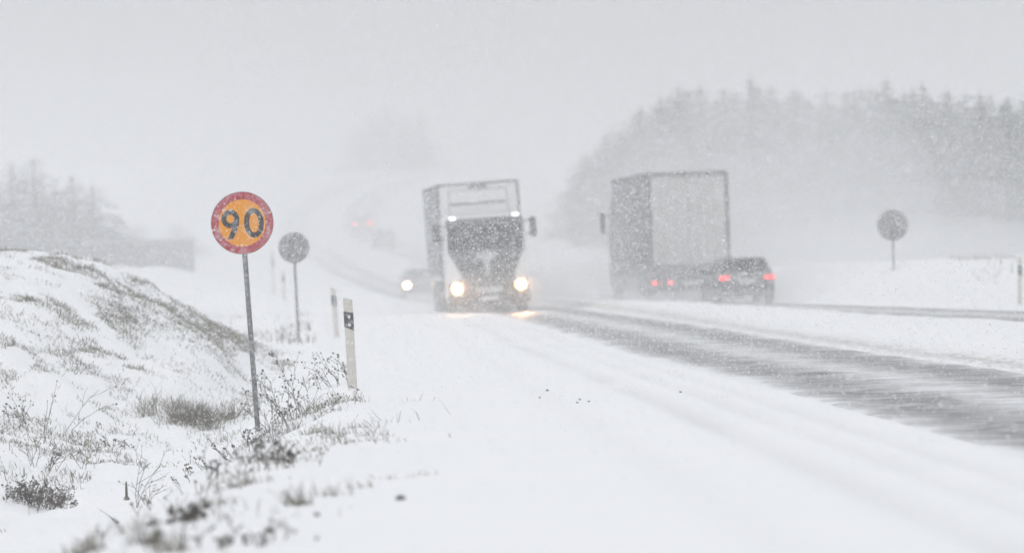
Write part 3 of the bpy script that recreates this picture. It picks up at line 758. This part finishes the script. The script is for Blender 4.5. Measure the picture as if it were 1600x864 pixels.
# front row, tops that can be told apart
i = 0
for px, dy in ((912, 0), (945, 5), (968, 14), (1000, 0), (1030, 6), (1060, -4), (1092, 0), (1130, 8), (1172, -14), (1205, 0), (1240, 4), (1290, 0), (1335, 6), (1384, -8), (1440, -6), (1480, 2), (1530, 0), (1575, 4), (1630, 0), (1690, 0)):
    d = 465 - 150 * float(smooth(890, 1200, px)) - 45 * float(smooth(1200, 1600, px)) + rng.uniform(-8, 8)
    tp = at(px, float(top(px)) + dy - 2, d); z0 = gz(tp.x, tp.y) - .3
    h = tp.z - z0
    spruce((tp.x, tp.y, z0), (rng.uniform(1.0, 1.7), h / 12.3), i % 5, rng.uniform(0, 6.28), '%s spruce from the left in the front row of the hazy wood' % ORD[i], 'spruces of the wood on the right')
    i += 1
FV, FT, nb = [], [], 0
for row in range(5):
    for px in np.arange(898 + row * 9, 2300, 30):
        px = px + rng.uniform(-12, 12)
        d = 470 - 150 * float(smooth(890, 1200, px)) - 45 * float(smooth(1200, 1600, px)) + 7 + row * 9 + rng.uniform(-4, 4)
        tp = at(px, float(top(px)) + rng.uniform(0, 26), d); z0 = gz(tp.x, tp.y) - .3; h = tp.z - z0
        V, T = protos[rng.integers(5)]; a = rng.uniform(0, 6.28); s0 = rng.uniform(1.0, 1.5); s1 = h / 12.3
        W_ = np.stack([(V[:, 0] * math.cos(a) - V[:, 1] * math.sin(a)) * s0 + tp.x, (V[:, 0] * math.sin(a) + V[:, 1] * math.cos(a)) * s0 + tp.y, V[:, 2] * s1 + z0], -1)
        FV.append(W_); FT.append(T + nb); nb += len(V)
fo = tris_obj('forest', np.concatenate(FV), np.concatenate(FT), M['needle'])
tag(fo, 'dense spruce wood fading into the snowfall on the right', kind='stuff')
# left of the road: a clump behind the mound and small ones by the shed
for px, ty, d, wdt, lab in ((18, 248, 350, 1.0, 'tallest hazy spruce at the left border behind the mound'), (52, 240, 345, 1.1, 'hazy spruce beside the tallest one at the left border'),
                            (84, 292, 355, 1.0, 'lower hazy spruce in the gap of the left clump'), (112, 268, 350, 1.0, 'hazy spruce second from the right end of the left clump'),
                            (144, 282, 348, 1.0, 'hazy spruce at the right end of the left clump beside the shed'), (-25, 262, 350, 1.1, 'hazy spruce cut by the left border of the picture'),
                            (213, 348, 410, .55, 'small hazy spruce sticking up behind the middle of the shed roof'), (277, 345, 410, .6, 'small hazy spruce behind the right end of the shed'),
                            (182, 345, 405, .9, 'hazy spruce behind the left end of the shed')):
    tp = at(px, ty, d); z0 = gz(tp.x, tp.y) - .2
    spruce((tp.x, tp.y, z0), (wdt * 1.5, (tp.z - z0) / 12.3), i % 5, rng.uniform(0, 6.28), lab, 'trees on the left'); i += 1
for kk, (px, ty) in enumerate(((556, 190), (580, 170), (605, 160), (630, 175), (655, 168))):
    tp = at(px, ty, 780 + rng.uniform(-15, 15)); z0 = gz(tp.x, tp.y) - .3
    spruce((tp.x, tp.y, z0), (1.5, (tp.z - z0) / 12.3), i % 5, rng.uniform(0, 6.28), '%s from the left of the barely visible spruces on the far hill' % ORD[kk], 'spruces on the far hill'); i += 1

# ------------------------------------------------------------------ dry grass and weeds
def blades(xs, ds, hs, wd, lean=(0, 0), spread=.35, seed=0, lift=0.):
    q = np.random.default_rng(seed); n = len(xs)
    zs = ground(xs, ds) - .02 + lift
    a = q.uniform(0, 6.283, n); yaw = q.normal(0, .6, n)
    lx = q.normal(lean[0], spread, n) * hs; ly = q.normal(lean[1], spread, n) * hs
    w_ = wd * q.uniform(.6, 1.4, n)
    sx, sy = np.cos(yaw) * w_ / 2, np.sin(yaw) * w_ / 2
    b0 = np.stack([xs - sx, ds - sy, zs], -1); b1 = np.stack([xs + sx, ds + sy, zs], -1)
    mx_, my_ = xs + lx * .4, ds + ly * .4; mz = zs + hs * .6
    m0 = np.stack([mx_ - sx * .8, my_ - sy * .8, mz], -1); m1 = np.stack([mx_ + sx * .8, my_ + sy * .8, mz], -1)
    dr = np.clip(1 - .5 * (lx ** 2 + ly ** 2) / np.maximum(hs, 1e-3) ** 2, .35, 1)
    tp = np.stack([xs + lx, ds + ly, zs + hs * np.maximum(dr, .62)], -1)
    V = np.stack([b0, b1, m0, m1, tp], 1).reshape(-1, 3)
    base = np.arange(n)[:, None] * 5
    T = np.concatenate([base + np.array([[0, 1, 3]]), base + np.array([[0, 3, 2]]), base + np.array([[2, 3, 4]])], 0)
    return V, T
def join(parts):
    V, T, b = [], [], 0
    for v, t in parts: V.append(v); T.append(t + b); b += len(v)
    return np.concatenate(V), np.concatenate(T)
q = np.random.default_rng(5)
parts = []
# mound: patchy thin grass
n = 420000
xs, ds = q.uniform(-10.5, -3.6, n), q.uniform(63, 97, n)
pn = fbm(xs * .9, ds * .28, 81, 3); pf = fbm(xs * 3.0, ds * 1.2, 82, 2)
zc = ground(xs, ds, False)
dens = smooth(.42, .64, pn) * smooth(.36, .62, pf) * .80
dens = np.maximum(dens, .15 * smooth(.44, .64, pf))
dens = dens * (.45 + .55 * smooth(-.2, .8, zc))
ridge = smooth(-6.5, -5.2, xs - (ds - 84) * .10) * smooth(82, 88, ds) * (1 - smooth(99, 103, ds)) * (zc > .10) * (.45 + .55 * smooth(.35, .6, pf))
crest = smooth(84, 88, ds) * smooth(-5.6, -6.6, xs)
dens = np.maximum(dens, ridge * .85); dens = np.maximum(dens, crest * .22 * smooth(.35, .6, pf))
k = q.uniform(0, 1, n) < dens * .8
parts.append(blades(xs[k], ds[k], q.uniform(.03, .15, k.sum()) * q.uniform(.35, 1, k.sum()), .008, (-.1, 0), .9, 1))
# back slope of the ditch, sparse
n = 26000
xs, ds = q.uniform(-8, -4.0, n), q.uniform(44, 70, n)
k = (q.uniform(0, 1, n) < smooth(.50, .74, fbm(xs * 1.1, ds * .35, 85)) * .6 + .02) & (xs < edge(ds) - 2.9)
parts.append(blades(xs[k], ds[k], q.uniform(.04, .18, k.sum()), .008, (-.3, 0), .5, 2))
# dark crumbs of leaves lying on the slopes
V, T = join(parts)
tag(tris_obj('dry_grass', V, T, M['grass']), 'thin dry grass poking through snow over the left mound', kind='stuff')

# verge: grass along the edge of the shoulder
parts = []
n = 30000
ds = q.uniform(24, 63, n); s_ = q.normal(-.50, .48, n); xs = edge(ds) + s_
pat = fbm(xs * 1.6, ds * .38, 91, 3)
k = q.uniform(0, 1, n) < smooth(.50, .70, pat) * smooth(.42, .62, fbm(xs * 6, ds * 2.2, 93, 2)) * np.where(ds < 34, .4, .7)
parts.append(blades(xs[k], ds[k], (.03 + .17 * q.uniform(0, 1, k.sum()) ** 2.2) * np.where(ds[k] < 34, .8, 1), .0055, (-.3, 0), .75, 3))
V, T = join(parts)
tag(tris_obj('verge_grass', V, T, M['grass']), 'ragged dry grass along the snowy edge of the shoulder', kind='stuff')

# far roadside fuzz
n = 9000
ds = q.uniform(108, 180, n); xs = edge(ds) - q.uniform(.3, 7.0, n)
k = q.uniform(0, 1, n) < smooth(.52, .72, fbm(xs * .7, ds * .12, 95)) * .5
V, T = blades(xs[k], ds[k], q.uniform(.08, .3, k.sum()), .014, (-.2, 0), .3, 4)
ds2 = q.uniform(120, 175, 5000); xs2 = laneR(ds2) + RLANE_HW + q.uniform(1.4, 6, 5000)
k = q.uniform(0, 1, 5000) < smooth(.50, .70, fbm(xs2 * .7, ds2 * .15, 96)) * .5
V2, T2 = blades(xs2[k], ds2[k], q.uniform(.08, .22, k.sum()), .012, (-.2, 0), .3, 6)
tag(tris_obj('roadside_grass', *join([(V, T), (V2, T2)]), M['grass']), 'sparse grass on the snowy banks further along the road', kind='stuff')

def branchy(q, h, lean, fork, depth=2, r=.004):
    """list of polylines for a dry stalk with side twigs"""
    out = []
    def grow(p, dirv, ln, lev):
        pts = [p]; dcur = Vector(dirv); steps = 5
        for s in range(steps):
            dcur = (dcur + Vector(q.normal(0, .10, 3)) + Vector((lean * .08, 0, 0))).normalized()
            pts.append(pts[-1] + dcur * ln / steps)
            if lev < depth and s >= 1 and q.uniform() < fork:
                sd = (dcur + Vector((q.normal(0, .9), q.normal(0, .9), q.uniform(-.1, .5)))).normalized()
                grow(pts[-1].copy(), sd, ln * q.uniform(.28, .55), lev + 1)
        out.append((pts, lev))
    grow(Vector((0, 0, -.06)), (lean, 0, 1), h, 0)
    return out
def weed(name, label, loc, seeds, n, h, lean=-.1, spread=.15, fork=.6, heads=.0, headr=.012, r=.0045, cat='plant', group=None, flat=0.):
    q = np.random.default_rng(seeds)
    o = empty(name, loc); tag(o, label, cat, group)
    for k in range(n):
        st, hd = MB(), MB()
        off = Vector((q.normal(0, spread), q.normal(0, spread * 1.5), 0))
        off.z = gz(loc[0] + off.x, loc[1] + off.y) - loc[2]
        for pts, lev in branchy(q, h * q.uniform(.45, 1.0), lean + q.normal(0, .28), fork):
            pts = [p + off for p in pts]
            st.tube(pts, [r * (1 - .28 * lev) * (1 - .09 * i) for i in range(len(pts))], 3, False)
            if q.uniform() < heads:
                e = pts[-1]; rr = headr * q.uniform(.6, 1.3)
                V = [e + Vector(v) * rr for v in ((1, 0, 0), (-1, 0, 0), (0, 1, 0), (0, -1, 0), (0, 0, 1.3), (0, 0, -.8))]
                hd.add(V, [(0, 2, 4), (2, 1, 4), (1, 3, 4), (3, 0, 4), (2, 0, 5), (1, 2, 5), (3, 1, 5), (0, 3, 5)])
        so = mesh_obj('stalk', st.V, st.F, M['stalk'], o); so['kind'] = 'stuff'
        if hd.V: mesh_obj('seed_heads', hd.V, hd.F, M['seed'], so)['kind'] = 'stuff'
    return o
def tuft(name, label, loc, seed, n, h, w_, lean=(-.35, 0), spread=.55, wd=.007, m_='grass', cat='grass tuft', group='grass tufts'):
    q = np.random.default_rng(seed)
    xs, ds = loc[0] + q.normal(0, w_, n), loc[1] + q.normal(0, w_ * 1.6, n)
    V, T = blades(xs, ds, (.25 + .75 * q.uniform(0, 1, n) ** 1.6) * h, wd, lean, spread, seed)
    o = empty(name, loc); tag(o, label, cat, group)
    tris_obj('blades', V - np.array(loc), T, M[m_], o)['kind'] = 'stuff'
    return o
def spot(x, y, d0):
    """ground point seen at photo pixel x, y (searched along the sight line from d0 outwards)"""
    d = np.arange(d0, d0 + 60, .1)
    v = _F + _RC * ((x - 800) / FPX) + _UC * ((432 - y) / FPX)
    px, pz = v.x / v.y * d, v.z / v.y * d + CAM_H
    k = np.nonzero(pz <= ground(px, d))[0]
    i = k[0] if len(k) else 100
    return (float(px[i]), float(d[i]), gz(px[i], d[i]))

weed('dry_weed', 'tangled dark weeds with seed heads at the foot of the 90 sign', spot(425, 672, 45), 1, 18, .42, .05, .22, .65, .75, .009, .0038)
weed('dry_weed', 'umbel topped weed stalk just right of the sign pole', spot(452, 664, 45), 2, 7, .55, -.15, .14, .75, .85, .011, .0045)
weed('dry_weed', 'spindly seeded weeds leaning beside the nearest edge post', spot(528, 602, 55), 3, 11, .42, -.3, .12, .6, .8, .011, .004)
weed('bare_shrub', 'bare branching twigs standing at the ditch bottom in the left foreground', spot(222, 790, 28), 4, 6, .50, .0, .06, .75, .1, .008, .0042)
weed('dry_weed', 'small sprig in a snow hump left of the bare twigs', spot(190, 815, 28), 5, 4, .22, -.5, .03, .5, .0)
weed('dry_weed', 'tall thin stalk leaning right over the ditch slope', spot(102, 674, 45), 6, 2, .70, .75, .03, .25, .5, .012)
weed('dry_weed', 'upright stalk with a brown tip left of the leaning one', spot(70, 690, 45), 7, 2, .62, .25, .04, .3, .8, .012)
weed('dry_weed', 'short broken brown dock stem beside the dry bush', spot(158, 670, 48), 8, 3, .22, .15, .02, .2, .9, .014, .007)
weed('dry_weed', 'lone twig with side shoots on the ditch floor', spot(130, 734, 40), 9, 3, .42, -.05, .03, .6, .1)
weed('dry_weed', 'dry brush flattened on the snow right of the lone twig', spot(195, 696, 45), 10, 8, .22, -.5, .12, .7, .4, .009)
weed('dry_weed', 'sparse stalks at the left border halfway up the slope', spot(14, 668, 45), 11, 7, .34, .05, .12, .5, .8, .012)
weed('dry_weed', 'low feathery weed on the slope above the hollow', spot(70, 735, 40), 12, 12, .34, .25, .12, .7, .35, .009)
weed('dry_weed', 'weeds with small dark heads below the sign towards the camera', spot(345, 722, 35), 13, 12, .26, -.2, .18, .6, .75, .010)
weed('dry_weed', 'brown broken weeds on the verge in the middle foreground', spot(400, 735, 32), 14, 22, .24, -.15, .26, .6, .6, .010)
weed('dry_weed', 'thin reeds sticking out left of the verge edge', spot(300, 770, 30), 15, 9, .26, -.3, .22, .4, .3)
weed('dry_weed', 'dark leafy clump on the verge in the left foreground', spot(285, 815, 26), 16, 14, .15, .25, .05, .7, .95, .014, .005)
weed('dry_weed', 'blurred weeds at the bottom edge of the picture', spot(345, 850, 22), 17, 22, .14, -.2, .2, .6, .7, .009)
weed('dry_weed', 'faint weeds between the sign pole and the edge post', spot(470, 612, 55), 18, 9, .26, -.3, .2, .5, .6, .010)
weed('dry_weed', 'small dark tussock on the snow crest right of the sign pole', spot(425, 557, 60), 19, 22, .10, -.2, .05, .7, .9, .012)

# dense dry bush in the ditch
bl = spot(292, 668, 55)
o = empty('dry_bush', bl); tag(o, 'dense rounded clump of grey dry grass left of the sign pole', 'bush')
n = 5200
xs = bl[0] + q.normal(0, .40, n); ds = bl[1] + .9 + q.normal(0, .75, n)
rr = np.hypot((xs - bl[0]) / .80, (ds - bl[1] - .9) / 1.6)
keep = q.uniform(0, 1, n) < smooth(.34, .60, fbm(xs * 5, ds * 2.2, 77, 2)) * np.clip(1.25 - rr, .1, 1)
xs, ds, rr = xs[keep], ds[keep], rr[keep]; n = len(xs)
V, T = blades(xs, ds, (.08 + .36 * q.uniform(0, 1, n) ** 1.3) * np.clip(1.15 - .8 * rr ** 2, .25, 1), .006, (.10, 0), .75, 31)
tris_obj('dense_blades', V - np.array(bl), T, M['grass'], o)['kind'] = 'stuff'
V, T = blades(xs[:260] + .1, ds[:260], q.uniform(.15, .44, 260), .0055, (.4, 0), .7, 32)
tris_obj('loose_stalks', V - np.array(bl), T, M['stalk'], o)['kind'] = 'stuff'
# hollow with dark heather at the ditch foot
hl_ = spot(48, 790, 34)
weed('heather_clump', 'dark heather hanging over a hollow at the lower left border', hl_, 41, 60, .26, .1, .12, .8, .5, .010, .0035)
weed('heather_clump', 'snow-tipped heather beside the hollow at the lower left', spot(78, 790, 34), 42, 34, .22, .25, .09, .8, .3, .009, .0035)

# foreground tufts, each one by its place
for sd, (x, y, n, h, w_, wd, lab) in enumerate((
        (468, 790, 60, .20, .035, .007, 'blurred grass tuft, biggest of the row crossing the white shoulder'),
        (520, 775, 34, .16, .06, .006, 'blurred grass tuft right of the biggest one on the shoulder'),
        (560, 762, 24, .12, .05, .006, 'third blurred grass tuft along the shoulder row'),
        (622, 748, 34, .09, .06, .006, 'fourth blurred grass tuft along the shoulder row'),
        (662, 742, 20, .08, .04, .006, 'last faint grass tuft at the right end of the shoulder row'),
        (560, 668, 60, .12, .09, .006, 'small spiky tuft at the tip of the grassy edge'),
        (530, 678, 60, .12, .10, .006, 'low tuft just left of the spiky edge tip'),
        (500, 690, 70, .12, .12, .006, 'trailing grass below the edge post on the shoulder rim'),
        (560, 690, 40, .08, .07, .006, 'flattened grass just below the spiky edge tip'),
        (490, 705, 60, .10, .10, .006, 'brownish grass between the rim and the white shoulder'),
        (136, 862, 110, .13, .04, .006, 'grass tuft at the bottom edge near the left corner'),
        (240, 850, 70, .20, .05, .007, 'blurred upright reeds at the bottom edge'),
        (268, 862, 60, .17, .05, .007, 'second bunch of blurred reeds at the bottom edge'),
        (430, 720, 130, .14, .12, .006, 'matted brown grass in the middle of the verge'),
        (375, 760, 90, .13, .10, .006, 'ragged grass on the verge left of the white shoulder'),
        (330, 790, 80, .11, .10, .006, 'ragged grass low on the verge in the foreground'),
        (400, 690, 150, .13, .12, .006, 'dense grass just below the foot of the 90 sign'),
        (350, 690, 110, .15, .12, .006, 'grey grass left of the foot of the 90 sign'))):
    tuft('grass_tuft', lab, spot(x, y, 20), 200 + sd, n, h, w_, wd=wd)

# stake stub, clods
s0 = spot(198, 781, 28)
o = empty('stake', s0); tag(o, 'short dark stake stub standing on the ditch floor', 'stake')
MB().loft([[(r_ * math.cos(a), r_ * math.sin(a), z) for a in np.linspace(0, 6.283, 8, False)] for r_, z in ((.034, -.05), (.030, .02), (.014, .035), (.012, .12), (.007, .185))]).build('stub', M['stalk'], o)
def clod(px, py, size, label, seed, group='dark clods on the shoulder'):
    p = spot(px, py, 22); q = np.random.default_rng(seed)
    bm = bmesh.new(); bmesh.ops.create_icosphere(bm, subdivisions=2, radius=size)
    for v in bm.verts:
        v.co *= q.uniform(.7, 1.25); v.co.z *= .75
    me = bpy.data.meshes.new('clod'); bm.to_mesh(me); bm.free(); me.materials.append(M['clod'])
    o = bpy.data.objects.new('clod', me); col.objects.link(o); o.location = (p[0], p[1], p[2] + size * .35)
    tag(o, label, 'clod', group)
clod(626, 781, .026, 'dark clod on the white shoulder in the foreground, biggest of all', 1)
clod(495, 806, .018, 'blurred clod below the biggest grass tuft', 2)
clod(418, 832, .020, 'blurred dark clod at the bottom near the verge', 3)
for kk, (x, y) in enumerate(((855, 611), (843, 622), (906, 625), (902, 630), (920, 628), (1063, 613), (521, 641))):
    clod(x, y, .013 if kk else .017, ('biggest', 'leftmost', 'third', 'fourth', 'fifth', 'rightmost', 'lone')[kk] + (' tiny dark crumb beside the nearest edge post' if kk == 6 else ' of the tiny dark crumbs on the white shoulder before the lane'), 10 + kk, 'tiny crumbs on the shoulder')

# ------------------------------------------------------------------ falling snow: flakes through the air over the road
NF = 1150000
q = np.random.default_rng(99)
P = np.stack([q.uniform(-12.5, 12.5, NF), q.uniform(20, 135, NF), q.uniform(-.9, 7.8, NF)], -1).astype(np.float32)
rad = (.0034 * q.lognormal(0, .34, NF)).clip(.0016, .009).astype(np.float32)
me = bpy.data.meshes.new('falling_snow'); me.vertices.add(NF); me.vertices.foreach_set('co', P.ravel())
a = me.attributes.new('rad', 'FLOAT', 'POINT'); a.data.foreach_set('value', rad)
fl = bpy.data.objects.new('falling_snow', me); col.objects.link(fl)
tag(fl, 'white snowflakes falling through the air over the road', kind='stuff')
fm, fn, fll, fb = new_mat('snowflake'); fb.inputs['Base Color'].default_value = (.86, .87, .89, 1); fb.inputs['Roughness'].default_value = 1
fb.inputs['Specular IOR Level'].default_value = 0
me.materials.append(fm)
ng = bpy.data.node_groups.new('flakes', 'GeometryNodeTree')
ng.interface.new_socket('Geometry', in_out='INPUT', socket_type='NodeSocketGeometry')
ng.interface.new_socket('Geometry', in_out='OUTPUT', socket_type='NodeSocketGeometry')
gi, go = ng.nodes.new('NodeGroupInput'), ng.nodes.new('NodeGroupOutput')
mp_ = ng.nodes.new('GeometryNodeMeshToPoints'); na = ng.nodes.new('GeometryNodeInputNamedAttribute'); na.data_type = 'FLOAT'
na.inputs['Name'].default_value = 'rad'; sm = ng.nodes.new('GeometryNodeSetMaterial'); sm.inputs['Material'].default_value = fm
ng.links.new(gi.outputs[0], mp_.inputs['Mesh']); ng.links.new(na.outputs['Attribute'], mp_.inputs['Radius'])
ng.links.new(mp_.outputs[0], sm.inputs['Geometry']); ng.links.new(sm.outputs[0], go.inputs[0])
fl.modifiers.new('flakes', 'NODES').node_group = ng
